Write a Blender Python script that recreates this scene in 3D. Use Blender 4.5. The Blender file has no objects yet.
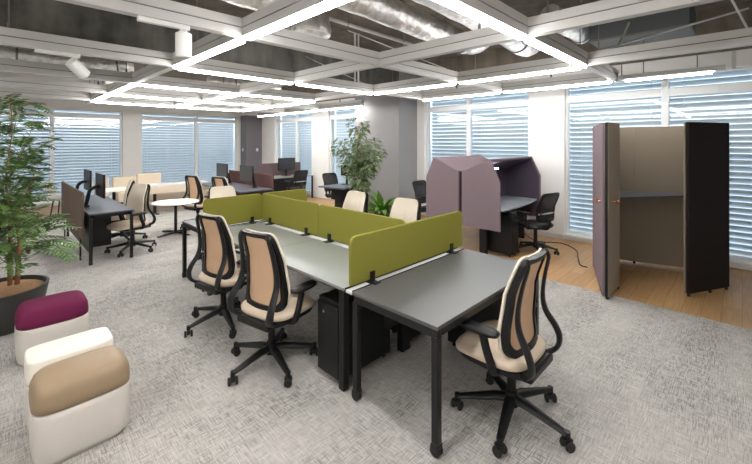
import bpy, bmesh, math, random
from mathutils import Vector, Matrix, Euler
PI = math.pi
R = math.radians
SC = bpy.context.scene
COL = SC.collection

# ------------------------------------------------------------------ materials
def nodes(name):
    m = bpy.data.materials.new(name)
    m.use_nodes = True
    nt = m.node_tree
    return m, nt, nt.nodes, nt.links, nt.nodes['Principled BSDF']

def srgb(r, g, b):
    f = lambda c: (c / 255 / 12.92) if c / 255 <= .04045 else ((c / 255 + .055) / 1.055) ** 2.4
    return (f(r), f(g), f(b), 1)

def mat(name, col, rough=.5, metal=0, var=.06, scale=20, bump=0, bscale=200, spec=.5, coat=0):
    m, nt, N, L, b = nodes(name)
    tc = N.new('ShaderNodeTexCoord')
    n = N.new('ShaderNodeTexNoise'); n.inputs['Scale'].default_value = scale; n.inputs['Detail'].default_value = 4
    L.new(tc.outputs['Object'], n.inputs['Vector'])
    mx = N.new('ShaderNodeMix'); mx.data_type = 'RGBA'
    c = list(col)
    mx.inputs[6].default_value = (c[0] * (1 - var), c[1] * (1 - var), c[2] * (1 - var), 1)
    mx.inputs[7].default_value = (min(1, c[0] * (1 + var)), min(1, c[1] * (1 + var)), min(1, c[2] * (1 + var)), 1)
    L.new(n.outputs['Fac'], mx.inputs[0]); L.new(mx.outputs[2], b.inputs['Base Color'])
    b.inputs['Roughness'].default_value = rough; b.inputs['Metallic'].default_value = metal
    b.inputs['Specular IOR Level'].default_value = spec
    if coat: b.inputs['Coat Weight'].default_value = coat
    if bump:
        n2 = N.new('ShaderNodeTexNoise'); n2.inputs['Scale'].default_value = bscale
        L.new(tc.outputs['Object'], n2.inputs['Vector'])
        bp = N.new('ShaderNodeBump'); bp.inputs['Strength'].default_value = bump; bp.inputs['Distance'].default_value = .01
        L.new(n2.outputs['Fac'], bp.inputs['Height']); L.new(bp.outputs['Normal'], b.inputs['Normal'])
    return m

def emit(name, col, strength):
    m, nt, N, L, b = nodes(name)
    b.inputs['Base Color'].default_value = (.8, .8, .8, 1)
    b.inputs['Emission Color'].default_value = (*col, 1); b.inputs['Emission Strength'].default_value = strength
    return m

def ramp(N, stops):
    r = N.new('ShaderNodeValToRGB')
    e = r.color_ramp.elements
    e[0].position, e[0].color = stops[0]; e[1].position, e[1].color = stops[-1]
    for p, c in stops[1:-1]:
        x = e.new(p); x.color = c
    return r

def math_node(N, L, op, a, b_):
    n = N.new('ShaderNodeMath'); n.operation = op
    for i, v in enumerate((a, b_)):
        if v is None: continue
        if isinstance(v, (int, float)): n.inputs[i].default_value = v
        else: L.new(v, n.inputs[i])
    return n.outputs[0]

def carpet_mat():
    m, nt, N, L, b = nodes('carpet_tiles')
    tc = N.new('ShaderNodeTexCoord'); geo = tc.outputs['Object']
    def stroke(sx, sy, lo, hi, seed):
        mp = N.new('ShaderNodeMapping'); mp.inputs['Scale'].default_value = (sx, sy, 1); mp.inputs['Location'].default_value = (seed, seed * 1.7, seed)
        L.new(geo, mp.inputs['Vector'])
        n = N.new('ShaderNodeTexNoise'); n.inputs['Scale'].default_value = 1; n.inputs['Detail'].default_value = 1; n.inputs['Roughness'].default_value = .4
        L.new(mp.outputs['Vector'], n.inputs['Vector'])
        r = ramp(N, [(lo, (0, 0, 0, 1)), (hi, (1, 1, 1, 1))])
        L.new(n.outputs['Fac'], r.inputs['Fac'])
        return r.outputs['Color']
    a = stroke(13, 150, .50, .62, 3)         # dark dashes along one way
    c = stroke(150, 13, .50, .62, 9)         # and across
    patch = stroke(1.3, 3.2, .40, .66, 21)  # worn / dense zones
    light = stroke(9, 150, .57, .66, 33)    # pale yarn lines
    light2 = stroke(150, 7, .57, .66, 41)
    d = math_node(N, L, 'MAXIMUM', a, c)
    pm = math_node(N, L, 'MULTIPLY_ADD', patch, .42); pm.node.inputs[2].default_value = .30
    dd = math_node(N, L, 'MULTIPLY', d, pm)
    # 50 cm tiles
    bk = N.new('ShaderNodeTexChecker'); bk.inputs['Scale'].default_value = 2
    bk.inputs['Color1'].default_value = (1, 1, 1, 1); bk.inputs['Color2'].default_value = (.94, .94, .94, 1)
    L.new(geo, bk.inputs['Vector'])
    big = N.new('ShaderNodeTexNoise'); big.inputs['Scale'].default_value = .55; big.inputs['Detail'].default_value = 1
    L.new(geo, big.inputs['Vector'])
    hue = N.new('ShaderNodeMix'); hue.data_type = 'RGBA'
    hue.inputs[6].default_value = srgb(183, 181, 174); hue.inputs[7].default_value = srgb(183, 178, 174)
    L.new(big.outputs['Fac'], hue.inputs[0])
    t = N.new('ShaderNodeMix'); t.data_type = 'RGBA'; t.blend_type = 'MULTIPLY'; t.inputs[0].default_value = 1
    L.new(hue.outputs[2], t.inputs[6]); L.new(bk.outputs['Color'], t.inputs[7])
    mx = N.new('ShaderNodeMix'); mx.data_type = 'RGBA'
    L.new(dd, mx.inputs[0]); L.new(t.outputs[2], mx.inputs[6]); mx.inputs[7].default_value = srgb(102, 98, 94)
    ll = math_node(N, L, 'MAXIMUM', light, light2)
    ll = math_node(N, L, 'MULTIPLY', ll, .5)
    m2 = N.new('ShaderNodeMix'); m2.data_type = 'RGBA'
    L.new(ll, m2.inputs[0]); L.new(mx.outputs[2], m2.inputs[6]); m2.inputs[7].default_value = srgb(204, 201, 197)
    L.new(m2.outputs[2], b.inputs['Base Color'])
    b.inputs['Roughness'].default_value = .95; b.inputs['Specular IOR Level'].default_value = .1
    bp = N.new('ShaderNodeBump'); bp.inputs['Strength'].default_value = .4; bp.inputs['Distance'].default_value = .004
    L.new(d, bp.inputs['Height']); L.new(bp.outputs['Normal'], b.inputs['Normal'])
    return m

def wood_mat():
    m, nt, N, L, b = nodes('oak_planks')
    tc = N.new('ShaderNodeTexCoord')
    br = N.new('ShaderNodeTexBrick'); br.inputs['Scale'].default_value = 1
    br.inputs['Brick Width'].default_value = 1.2; br.inputs['Row Height'].default_value = .15; br.inputs['Mortar Size'].default_value = .002
    br.inputs['Color1'].default_value = srgb(196, 158, 112); br.inputs['Color2'].default_value = srgb(180, 140, 94); br.inputs['Mortar'].default_value = srgb(140, 104, 66)
    L.new(tc.outputs['Object'], br.inputs['Vector'])
    mp = N.new('ShaderNodeMapping'); mp.inputs['Scale'].default_value = (2, 30, 1); L.new(tc.outputs['Object'], mp.inputs['Vector'])
    n = N.new('ShaderNodeTexNoise'); n.inputs['Scale'].default_value = 1.5; n.inputs['Detail'].default_value = 6; L.new(mp.outputs['Vector'], n.inputs['Vector'])
    r = ramp(N, [(.3, (.82, .80, .77, 1)), (.7, (1.05, 1.05, 1.05, 1))]); L.new(n.outputs['Fac'], r.inputs['Fac'])
    mx = N.new('ShaderNodeMix'); mx.data_type = 'RGBA'; mx.blend_type = 'MULTIPLY'; mx.inputs[0].default_value = 1
    L.new(br.outputs['Color'], mx.inputs[6]); L.new(r.outputs['Color'], mx.inputs[7]); L.new(mx.outputs[2], b.inputs['Base Color'])
    b.inputs['Roughness'].default_value = .38
    return m

def concrete_mat(name, c1, c2):
    m, nt, N, L, b = nodes(name)
    tc = N.new('ShaderNodeTexCoord')
    n = N.new('ShaderNodeTexNoise'); n.inputs['Scale'].default_value = 1.7; n.inputs['Detail'].default_value = 8; n.inputs['Roughness'].default_value = .65
    L.new(tc.outputs['Object'], n.inputs['Vector'])
    mp = N.new('ShaderNodeMapping'); mp.inputs['Scale'].default_value = (5, 5, .7); L.new(tc.outputs['Object'], mp.inputs['Vector'])
    n2 = N.new('ShaderNodeTexNoise'); n2.inputs['Scale'].default_value = 1; n2.inputs['Detail'].default_value = 4; L.new(mp.outputs['Vector'], n2.inputs['Vector'])
    f = math_node(N, L, 'MULTIPLY_ADD', n2.outputs['Fac'], .5); L.new(math_node(N, L, 'MULTIPLY', n.outputs['Fac'], .5), f.node.inputs[2])
    r = ramp(N, [(.35, c1), (.65, c2)]); L.new(f, r.inputs['Fac']); L.new(r.outputs['Color'], b.inputs['Base Color'])
    b.inputs['Roughness'].default_value = .85
    return m

def foil_mat():
    m, nt, N, L, b = nodes('silver_foil')
    tc = N.new('ShaderNodeTexCoord')
    n = N.new('ShaderNodeTexNoise'); n.inputs['Scale'].default_value = 14; n.inputs['Detail'].default_value = 5; L.new(tc.outputs['Object'], n.inputs['Vector'])
    r = ramp(N, [(.3, (.6, .58, .55, 1)), (.7, (.95, .95, .94, 1))]); L.new(n.outputs['Fac'], r.inputs['Fac']); L.new(r.outputs['Color'], b.inputs['Base Color'])
    b.inputs['Metallic'].default_value = .85; b.inputs['Roughness'].default_value = .32
    bp = N.new('ShaderNodeBump'); bp.inputs['Strength'].default_value = .7; bp.inputs['Distance'].default_value = .03
    L.new(n.outputs['Fac'], bp.inputs['Height']); L.new(bp.outputs['Normal'], b.inputs['Normal'])
    return m

def glass_mat():
    m, nt, N, L, b = nodes('window_glass')
    N.remove(b)
    out = N['Material Output']
    tr = N.new('ShaderNodeBsdfTransparent'); tr.inputs['Color'].default_value = (.93, .96, .97, 1)
    gl = N.new('ShaderNodeBsdfGlossy'); gl.inputs['Roughness'].default_value = .02
    fr = N.new('ShaderNodeFresnel'); fr.inputs['IOR'].default_value = 1.6
    mx = N.new('ShaderNodeMixShader')
    ge = N.new('ShaderNodeNewGeometry')
    front = math_node(N, L, 'SUBTRACT', 1.0, ge.outputs['Backfacing'])
    fac = math_node(N, L, 'MULTIPLY', fr.outputs[0], front)
    L.new(fac, mx.inputs[0]); L.new(tr.outputs[0], mx.inputs[1]); L.new(gl.outputs[0], mx.inputs[2]); L.new(mx.outputs[0], out.inputs['Surface'])
    return m

def netting_mat(name, col, open_=.3):
    m, nt, N, L, b = nodes(name)
    out = N['Material Output']
    b.inputs['Base Color'].default_value = col; b.inputs['Roughness'].default_value = .7
    tr = N.new('ShaderNodeBsdfTransparent')
    tc = N.new('ShaderNodeTexCoord')
    ck = N.new('ShaderNodeTexChecker'); ck.inputs['Scale'].default_value = 260; ck.inputs['Color1'].default_value = (open_ * 1.6, ) * 3 + (1,); ck.inputs['Color2'].default_value = (open_ * .4, ) * 3 + (1,)
    L.new(tc.outputs['Object'], ck.inputs['Vector'])
    mx = N.new('ShaderNodeMixShader')
    L.new(ck.outputs['Color'], mx.inputs[0]); L.new(b.outputs[0], mx.inputs[1]); L.new(tr.outputs[0], mx.inputs[2]); L.new(mx.outputs[0], out.inputs['Surface'])
    return m

M = dict(
    white=mat('white_paint', srgb(232, 231, 228), .55, var=.02, scale=3),
    frame=mat('white_window_frame', srgb(228, 230, 231), .4, var=.02),
    grey_wall=mat('grey_wall_paint', srgb(152, 150, 151), .6, var=.04, scale=2),
    dark_wall=mat('dark_grey_paint', srgb(116, 114, 119), .6, var=.03, scale=2),
    concrete=concrete_mat('bare_concrete', srgb(62, 61, 58), srgb(124, 122, 116)),
    slab=concrete_mat('ceiling_slab', srgb(96, 88, 78), srgb(134, 124, 112)),
    alu=mat('aluminium_beam', srgb(206, 204, 201), .42, metal=.15, var=.03, scale=6),
    groove=mat('beam_groove', srgb(112, 110, 108), .5),
    lamp=emit('task_lamp', (1.0, .97, .92), 9),
    led=emit('led_strip', (1.0, .985, .96), 17),
    carpet=carpet_mat(), wood=wood_mat(), foil=foil_mat(), glass=glass_mat(),
    blind=mat('blind_slat', srgb(206, 212, 217), .45, metal=.1, var=.03),
    black=mat('black_plastic', srgb(19, 18, 19), .42, var=.1, spec=.35),
    black_metal=mat('black_metal', srgb(19, 19, 20), .36, var=.08, spec=.4),
    rubber=mat('caster_rubber', srgb(26, 26, 26), .6),
    desk=mat('charcoal_laminate', srgb(84, 84, 84), .34, var=.03, scale=30),
    bench=mat('grey_laminate', srgb(136, 140, 135), .32, var=.03, scale=30),
    blue_desk=mat('slate_laminate', srgb(84, 87, 95), .36, var=.03, scale=30),
    hood_desk=mat('pale_blue_laminate', srgb(150, 156, 163), .35, var=.03),
    mauve_brown=mat('mauve_brown_felt', srgb(104, 88, 90), .92, var=.05, scale=140, bump=.2, bscale=500, spec=.15),
    shell=mat('grey_beige_shell', srgb(172, 168, 158), .6),
    pale_grey=mat('pale_grey_plastic', srgb(205, 206, 206), .4, var=.02),
    green=mat('olive_felt', srgb(129, 126, 54), .9, var=.05, scale=150, bump=.25, bscale=500, spec=.15),
    cream=mat('cream_fabric', srgb(222, 210, 193), .85, var=.04, scale=120, bump=.15, bscale=400, spec=.2),
    tan=mat('tan_mesh_fabric', srgb(204, 170, 140), .85, var=.05, scale=220, spec=.15),
    seat=mat('sand_seat_fabric', srgb(216, 198, 178), .85, var=.05, scale=90, bump=.15, bscale=400, spec=.2),
    beige=mat('beige_fabric', srgb(208, 193, 172), .85, var=.04, scale=60, bump=.15, spec=.2),
    pouf_white=mat('off_white_vinyl', srgb(206, 199, 192), .5, var=.03, scale=12),
    pouf_cream=mat('cream_vinyl', srgb(232, 226, 214), .5, var=.02, scale=12),
    pouf_tan=mat('tan_leatherette', srgb(150, 128, 101), .48, var=.06, scale=9, bump=.08, bscale=300),
    pouf_plum=mat('plum_fabric', srgb(108, 34, 70), .85, var=.08, scale=90, bump=.3, bscale=400, spec=.2),
    mauve=mat('mauve_felt', srgb(124, 109, 114), .92, var=.04, scale=160, bump=.2, bscale=500, spec=.15),
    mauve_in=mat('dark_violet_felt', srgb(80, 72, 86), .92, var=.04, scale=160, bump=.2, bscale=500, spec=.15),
    pod_in=mat('taupe_fabric', srgb(146, 134, 119), .9, var=.04, scale=140, bump=.2, bscale=500, spec=.15),
    pod_dark=mat('espresso_fabric', srgb(38, 32, 31), .9, var=.06, scale=140, bump=.2, bscale=500, spec=.15),
    brown=mat('brown_screen_felt', srgb(104, 90, 80), .92, var=.05, scale=140, bump=.2, bscale=500, spec=.15),
    maroon=mat('maroon_screen_felt', srgb(90, 64, 61), .92, var=.05, scale=140, bump=.2, bscale=500, spec=.15),
    copper=mat('copper', srgb(200, 120, 80), .25, metal=1),
    chrome=mat('chrome', srgb(210, 210, 210), .15, metal=1),
    screen=mat('monitor_glass', srgb(38, 40, 44), .3, var=.02),
    pot=mat('dark_planter', srgb(56, 55, 54), .6, var=.12, scale=6),
    soil=mat('bark_mulch', srgb(160, 122, 84), .95, var=.35, scale=40, bump=.8, bscale=40),
    bark=mat('reddish_bark', srgb(150, 98, 68), .8, var=.2, scale=30, bump=.3, bscale=60),
    bark2=mat('pale_bark', srgb(170, 150, 122), .8, var=.2, scale=30, bump=.3, bscale=60),
    leaf=mat('fern_leaf', srgb(84, 112, 56), .4, var=.5, scale=6),
    leaf2=mat('ficus_leaf', srgb(112, 130, 88), .4, var=.4, scale=8),
    leaf3=mat('bright_leaf', srgb(98, 142, 56), .45, var=.3, scale=6),
    fcu=mat('galvanised_dark', srgb(86, 90, 92), .6, metal=.1, var=.1, scale=12),
    net=netting_mat('black_netting', srgb(30, 31, 36), .22),
    cord=mat('black_cable', srgb(30, 28, 28), .5),
)

# ------------------------------------------------------------------ mesh builder
class MB:
    def __init__(s):
        s.bm = bmesh.new()
    def hexa(s, p):
        v = [s.bm.verts.new(q) for q in p]
        for f in ((3, 2, 1, 0), (4, 5, 6, 7), (0, 1, 5, 4), (1, 2, 6, 5), (2, 3, 7, 6), (3, 0, 4, 7)):
            s.bm.faces.new([v[i] for i in f])
        return s
    def box(s, x0, x1, y0, y1, z0, z1):
        return s.hexa([(x0, y0, z0), (x1, y0, z0), (x1, y1, z0), (x0, y1, z0), (x0, y0, z1), (x1, y0, z1), (x1, y1, z1), (x0, y1, z1)])
    def obox(s, c, size, rot=(0, 0, 0)):
        mt = Matrix.Translation(c) @ Euler(rot).to_matrix().to_4x4()
        a, b, d = size[0] / 2, size[1] / 2, size[2] / 2
        return s.hexa([mt @ Vector(q) for q in ((-a, -b, -d), (a, -b, -d), (a, b, -d), (-a, b, -d), (-a, -b, d), (a, -b, d), (a, b, d), (-a, b, d))])
    def loft(s, rings, cap=True, closed=False):
        V = [[s.bm.verts.new(p) for p in r] for r in rings]
        n = len(V[0]); k = len(V)
        for i in range(k if closed else k - 1):
            a, b = V[i], V[(i + 1) % k]
            for j in range(n):
                s.bm.faces.new((a[j], a[(j + 1) % n], b[(j + 1) % n], b[j]))
        if cap and not closed:
            s.bm.faces.new(V[0][::-1]); s.bm.faces.new(V[-1])
        return s
    def prism(s, poly, z0, z1):
        return s.loft([[(x, y, z0) for x, y in poly], [(x, y, z1) for x, y in poly]])
    def slab(s, poly3, off):
        """a flat outline given in space, thickened by the vector off"""
        o = Vector(off)
        return s.loft([[Vector(p) for p in poly3], [Vector(p) + o for p in poly3]])
    def tube(s, pts, r, n=8, flat=1.0, flat_axis=None):
        pts = [Vector(p) for p in pts]; k = len(pts)
        rs = r if isinstance(r, (list, tuple)) else [r] * k
        rings = []; prev = None
        for i, p in enumerate(pts):
            t = (pts[min(i + 1, k - 1)] - pts[max(i - 1, 0)]).normalized()
            if flat_axis is not None:
                u = Vector(flat_axis); u = (u - t * u.dot(t)).normalized()
            elif prev is None:
                u = t.orthogonal().normalized()
            else:
                u = (prev - t * prev.dot(t)).normalized()
            prev = u; w = t.cross(u)
            rings.append([p + u * (rs[i] * math.cos(2 * PI * j / n)) + w * (rs[i] * flat * math.sin(2 * PI * j / n)) for j in range(n)])
        return s.loft(rings)
    def cyl(s, p0, p1, r0, r1=None, n=16):
        return s.tube([p0, p1], [r0, r0 if r1 is None else r1], n)
    def lathe(s, prof, c=(0, 0, 0), n=32, cap=True):
        c = Vector(c)
        return s.loft([[c + Vector((r * math.cos(2 * PI * j / n), r * math.sin(2 * PI * j / n), z)) for j in range(n)] for r, z in prof], cap)
    def build(s, name, m, parent=None, bevel=0, smooth=35, seg=2):
        bmesh.ops.recalc_face_normals(s.bm, faces=s.bm.faces)
        for f in s.bm.faces: f.smooth = True
        lim = R(smooth)
        for e in s.bm.edges:
            if len(e.link_faces) == 2 and e.calc_face_angle(0) > lim: e.smooth = False
        me = bpy.data.meshes.new(name); s.bm.to_mesh(me); s.bm.free()
        me.materials.append(M[m])
        o = bpy.data.objects.new(name, me); COL.objects.link(o)
        if parent is not None: o.parent = parent
        if bevel:
            b = o.modifiers.new('edge', 'BEVEL'); b.width = bevel; b.segments = seg; b.limit_method = 'ANGLE'; b.angle_limit = R(50); b.harden_normals = False
        return o

def smooth_path(pts, sub=6):
    P = [Vector(p) for p in pts]; out = []
    for i in range(len(P) - 1):
        a = P[max(i - 1, 0)]; b = P[i]; c = P[i + 1]; d = P[min(i + 2, len(P) - 1)]
        for k in range(sub):
            t = k / sub
            out.append(.5 * ((2 * b) + (c - a) * t + (2 * a - 5 * b + 4 * c - d) * t * t + (3 * b - a - 3 * c + d) * t ** 3))
    out.append(P[-1]); return out

def tag(o, label, cat, group=None, kind=None):
    if label: o['label'] = label
    if cat: o['category'] = cat
    if group: o['group'] = group
    if kind: o['kind'] = kind
    return o

def thing(name, label, cat, loc=(0, 0, 0), rz=0, group=None, kind=None):
    o = bpy.data.objects.new(name, None); COL.objects.link(o); o.empty_display_size = .1
    o.location = loc; o.rotation_euler = (0, 0, R(rz))
    return tag(o, label, cat, group, kind)

def struct(o, label, cat):
    return tag(o, label, cat, None, 'structure')

KIDS = {}
def copy_thing(root, loc, rz, label, group=None):
    """copy a thing, its parts and their sub-parts"""
    def kids(p):
        if p not in KIDS: KIDS[p] = list(p.children)
        return KIDS[p]
    def cp(o, par):
        c = o.copy(); COL.objects.link(c)
        if par is not None: c.parent = par
        for k in kids(o): cp(k, c)
        return c
    c = cp(root, None)
    c.location = loc; c.rotation_euler = (0, 0, R(rz)); c['label'] = label
    if group: c['group'] = group
    return c

def sgnpow(v, e): return math.copysign(abs(v) ** e, v)
def superring(cx, cy, z, a, b, n, k=32):
    return [(cx + a * sgnpow(math.cos(2 * PI * j / k), 2 / n), cy + b * sgnpow(math.sin(2 * PI * j / k), 2 / n), z) for j in range(k)]

# ------------------------------------------------------------------ the setting
XW, YW = 7.1, 13.4          # glazed walls
X0, Y0 = -4.0, -3.5         # plain walls behind the camera
ZC = 3.6                    # underside of the slab
CX, CY = 4.87, 10.62        # edge of the carpet

fl = MB().box(X0, XW + .3, Y0, YW + .3, -.12, -.006).build('floor', 'wood'); struct(fl, 'pale oak plank floor along the windows', 'floor')
cp = MB().box(X0, CX, Y0, CY, -.006, 0).build('floor_carpet', 'carpet'); struct(cp, 'light grey cross-hatched carpet over most of the floor', 'floor')
ce = MB().box(X0, XW + .3, Y0, YW + .3, ZC, ZC + .2).build('ceiling', 'slab'); struct(ce, 'bare concrete slab above the ducts and beams', 'ceiling')
cb = MB().box(X0, 6.44, 5.57, 6.15, 2.84, ZC).build('ceiling_beam', 'concrete'); struct(cb, 'deep bare concrete beam crossing the ceiling to the grey column', 'beam')
wb = MB().box(X0 - .15, X0, Y0, YW, 0, ZC).build('wall_left', 'white'); struct(wb, 'plain white side wall outside the picture', 'wall')
wb = MB().box(X0 - .15, XW + .3, Y0 - .15, Y0, 0, ZC).build('wall_near', 'white'); struct(wb, 'plain white wall behind the viewer', 'wall')

Z_SILL, Z_HEAD, Z_TR0, Z_TR1 = .10, 2.42, 2.54, 2.76
# right wall (x = XW): openings along y
OPEN_X = [(-2.6, -.72), (-.6, 2.26), (2.88, 5.35), (7.2, 8.96), (9.82, 12.06)]
w = MB()
edges = [Y0] + [e for o in OPEN_X for e in o] + [YW]
for i in range(0, len(edges), 2):
    w.box(XW, XW + .25, edges[i], edges[i + 1], 0, 2.98)
for a, b in OPEN_X:
    w.box(XW, XW + .25, a, b, Z_TR1, 2.98)
    w.box(XW, XW + .25, a, b, 0, Z_SILL)
struct(w.build('wall_right', 'white'), 'white piers and fascia between the windows of the right-hand wall', 'wall')
struct(MB().box(XW, XW + .25, Y0, YW, 2.98, ZC).build('wall_right_upper', 'slab'), 'bare concrete strip above the white fascia of the right-hand wall', 'wall')
OPEN_Y = [(-3.4, -1.2), (-.9, 2.74), (3.22, 6.34)]
w = MB()
edges = [X0] + [e for o in OPEN_Y for e in o] + [XW + .3]
for i in range(0, len(edges), 2):
    w.box(edges[i], edges[i + 1], YW, YW + .25, 0, ZC)
for a, b in OPEN_Y:
    w.box(a, b, YW, YW + .25, Z_TR1 - .1, ZC)
    w.box(a, b, YW, YW + .25, 0, Z_SILL)
struct(w.build('wall_far', 'white'), 'white piers and fascia between the windows of the far wall', 'wall')
c = MB().box(6.44, XW, 5.57, 7.05, 0, ZC).build('wall_column', 'grey_wall'); struct(c, 'wide grey painted column behind the leafy ficus', 'column')
c = MB().box(6.46, XW, 12.97, YW, 0, 2.72).build('wall_corner_pier', 'dark_wall'); struct(c, 'dark grey pier in the far corner of the room', 'column')
c = MB().box(6.46, XW, 12.97, YW, 2.72, ZC).build('wall_corner_fascia', 'white'); struct(c, 'white fascia above the dark grey corner pier', 'wall')

WN = [0]
def window(axis, a, b, mullions, label):
    """a glazed opening from a to b: frame, panes, outdoor venetian blinds"""
    WN[0] += 1
    root = bpy.data.objects.new('window_%d' % WN[0], None); COL.objects.link(root)
    struct(root, label, 'window')
    if axis == 'x': T = lambda s, d, z: (XW + d, s, z)
    else: T = lambda s, d, z: (s, YW + d, z)
    def bx(mb, s0, s1, d0, d1, z0, z1):
        p = [T(s0, d0, z0), T(s1, d0, z0), T(s1, d1, z0), T(s0, d1, z0), T(s0, d0, z1), T(s1, d0, z1), T(s1, d1, z1), T(s0, d1, z1)]
        mb.hexa(p)
    zt = Z_TR1 if axis == 'x' else Z_TR1 - .1
    f = MB(); t = .05
    bx(f, a, a + t, .06, .14, Z_SILL, zt); bx(f, b - t, b, .06, .14, Z_SILL, zt)
    bx(f, a, b, .061, .139, Z_SILL, Z_SILL + .05); bx(f, a, b, .055, .145, Z_HEAD, Z_TR0); bx(f, a, b, .061, .139, zt - .04, zt)
    for m in mullions: bx(f, m - .045, m + .045, .05, .15, Z_SILL, zt)
    f.build('window_frame', 'frame', root, bevel=.004)
    s = MB(); bx(s, a - .02, b + .02, -.06, .1, Z_SILL - .03, Z_SILL + .005); s.build('sill', 'frame', root, bevel=.004)
    es = [a + t] + [e for m in mullions for e in (m - .045, m + .045)] + [b - t]
    for i in range(0, len(es), 2):
        g = MB(); bx(g, es[i], es[i + 1], .096, .104, Z_SILL + .05, Z_HEAD); bx(g, es[i], es[i + 1], .096, .104, Z_TR0, zt - .04)
        g.build('pane', 'glass', root)
        bl = MB(); z = Z_SILL + .06
        while z < zt:
            # slightly cupped slat, inner edge low
            prof = [(.270, z + .037), (.280, z + .006), (.316, z - .035), (.314, z - .038), (.277, z + .003), (.267, z + .035)]
            s0, s1 = es[i] - .043, es[i + 1] + .043
            bl.loft([[T(s0, d, q) for d, q in prof], [T(s1, d, q) for d, q in prof]])
            z += .085
        for q in (.12, .88):
            s_ = es[i] * (1 - q) + es[i + 1] * q
            bx(bl, s_ - .005, s_ + .005, .258, .261, Z_SILL, zt)
        bl.build('blind', 'blind', root)
    return root

window('x', -.6, 2.26, [.84], 'tall window with outside slatted blind behind the taupe phone booth')
window('x', 2.88, 5.35, [4.22], 'tall window with slatted blind above the mauve hooded workstations')
window('x', 7.2, 8.96, [], 'narrow window with slatted blind behind the ficus')
window('x', 9.82, 12.06, [10.75], 'window pair with slatted blinds next to the dark corner pier')
window('x', -2.6, -.72, [], 'window with slatted blind beyond the right edge')
window('y', -.9, 2.74, [1.12], 'wide window with slatted blind behind the feathery tree and the left desk')
window('y', 3.22, 6.34, [4.9], 'wide window with slatted blind at the far end behind the round table')
window('y', -3.4, -1.2, [], 'window with slatted blind beyond the left edge')

# low skirting on the piers
t = MB().box(XW - .012, XW, 2.28, 2.86, 0, .08).build('baseboard_right', 'pale_grey'); struct(t, 'low skirting on the white pier beside the hooded workstations', 'baseboard')
for i, (loc, lab) in enumerate([((6.44, 6.2, 1.36), 'small white switch plate on the grey column beside the ficus'),
                                ((6.9, 12.97, 1.45), 'cream switch plate on the lit face of the dark corner pier'),
                                ((6.46, 13.2, 1.45), 'pale switch plate on the shaded face of the dark corner pier')]):
    o = thing('switch_plate', lab, 'switch', loc, 0 if i == 1 else -90)
    MB().box(-.045, .045, -.012, 0, -.06, .06).build('plate', 'pale_grey', o, bevel=.004)
    MB().box(-.02, .02, -.018, -.012, -.03, .03).build('rocker', 'white', o, bevel=.002)

# ------------------------------------------------------------------ suspended beams and their LED lines
GX = [1.48, 3.12, 4.78, 6.2]
GY = [1.3, 3.0, 4.74, 6.48, 8.2, 9.9]
ZB = 2.60
BG = 'suspended grey beams of the ceiling grid'
def beam(axis, at, a, b, cuts, lit, label, zb=ZB, hang=True, h=.15):
    root = thing('light_beam' if lit else 'ceiling_beam_rail', label, 'ceiling beam', (0, 0, 0), 0, BG)
    def bx(mb, s0, s1, o0, o1, z0, z1):
        if axis == 'A': mb.box(at + o0, at + o1, s0, s1, z0, z1)
        else: mb.box(s0, s1, at + o0, at + o1, z0, z1)
    hw = .04
    segs = []; s = a
    for q in cuts:
        if a < q < b: segs.append((s, q - hw)); s = q + hw
    segs.append((s, b))
    f = MB()
    for s0, s1 in segs:
        bx(f, s0, s1, -hw, hw, zb + h * .525, zb + h)
        bx(f, s0, s1, -hw, hw, zb, zb + h * .46)
    f.build('housing', 'alu', root)
    f = MB()
    for s0, s1 in segs: bx(f, s0 + .001, s1 - .001, -hw + .010, hw - .010, zb + h * .46, zb + h * .53)
    f.build('shadow_groove', 'groove', root)
    for s0, s1 in lit:
        d = MB(); bx(d, s0 + .05, s1 - .05, -.033, .033, zb - .028, zb + .004)
        d.build('diffuser', 'led', root, bevel=.008)
    if hang:
        n = max(2, int((b - a) / 1.7))
        for i in range(n):
            hd = MB()
            s_ = a + (i + .5) * (b - a) / n
            p = (at, s_) if axis == 'A' else (s_, at)
            top = ZC if not (5.57 < p[1] < 6.15) else 2.84
            hd.cyl((p[0], p[1], zb + h), (p[0], p[1], top), .006, n=6)
            hd.cyl((p[0], p[1], zb + h), (p[0], p[1], zb + h + .05), .014, n=8)
            hd.build('hanger_rod', 'groove', root)
    return root
# lines running away to the left
beam('A', 1.48, -2.5, 10.6, [], [(-2.5, 1.3), (1.3, 3.0), (3.0, 4.74), (6.48, 8.2), (8.2, 9.9)], 'long lit beam running away over the first row of the bench')
beam('A', 3.12, -1.0, 9.9, [], [(6.48, 8.2), (8.2, 9.9)], 'mostly unlit beam running away over the far side of the bench')
beam('A', 4.78, -1.5, 9.9, [], [(1.3, 3.0), (3.0, 4.74), (6.48, 8.2), (8.2, 9.9)], 'lit beam above the edge between carpet and oak floor')
beam('A', 6.2, 1.3, 4.78, [], [(1.3, 3.0), (3.0, 4.74)], 'lit beam hung in front of the hooded workstation windows')
beam('A', 6.2, 6.5, 11.6, [], [(6.5, 8.2), (8.2, 9.9), (9.9, 11.6)], 'lit beam hung beyond the grey column before the far right windows')
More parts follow.
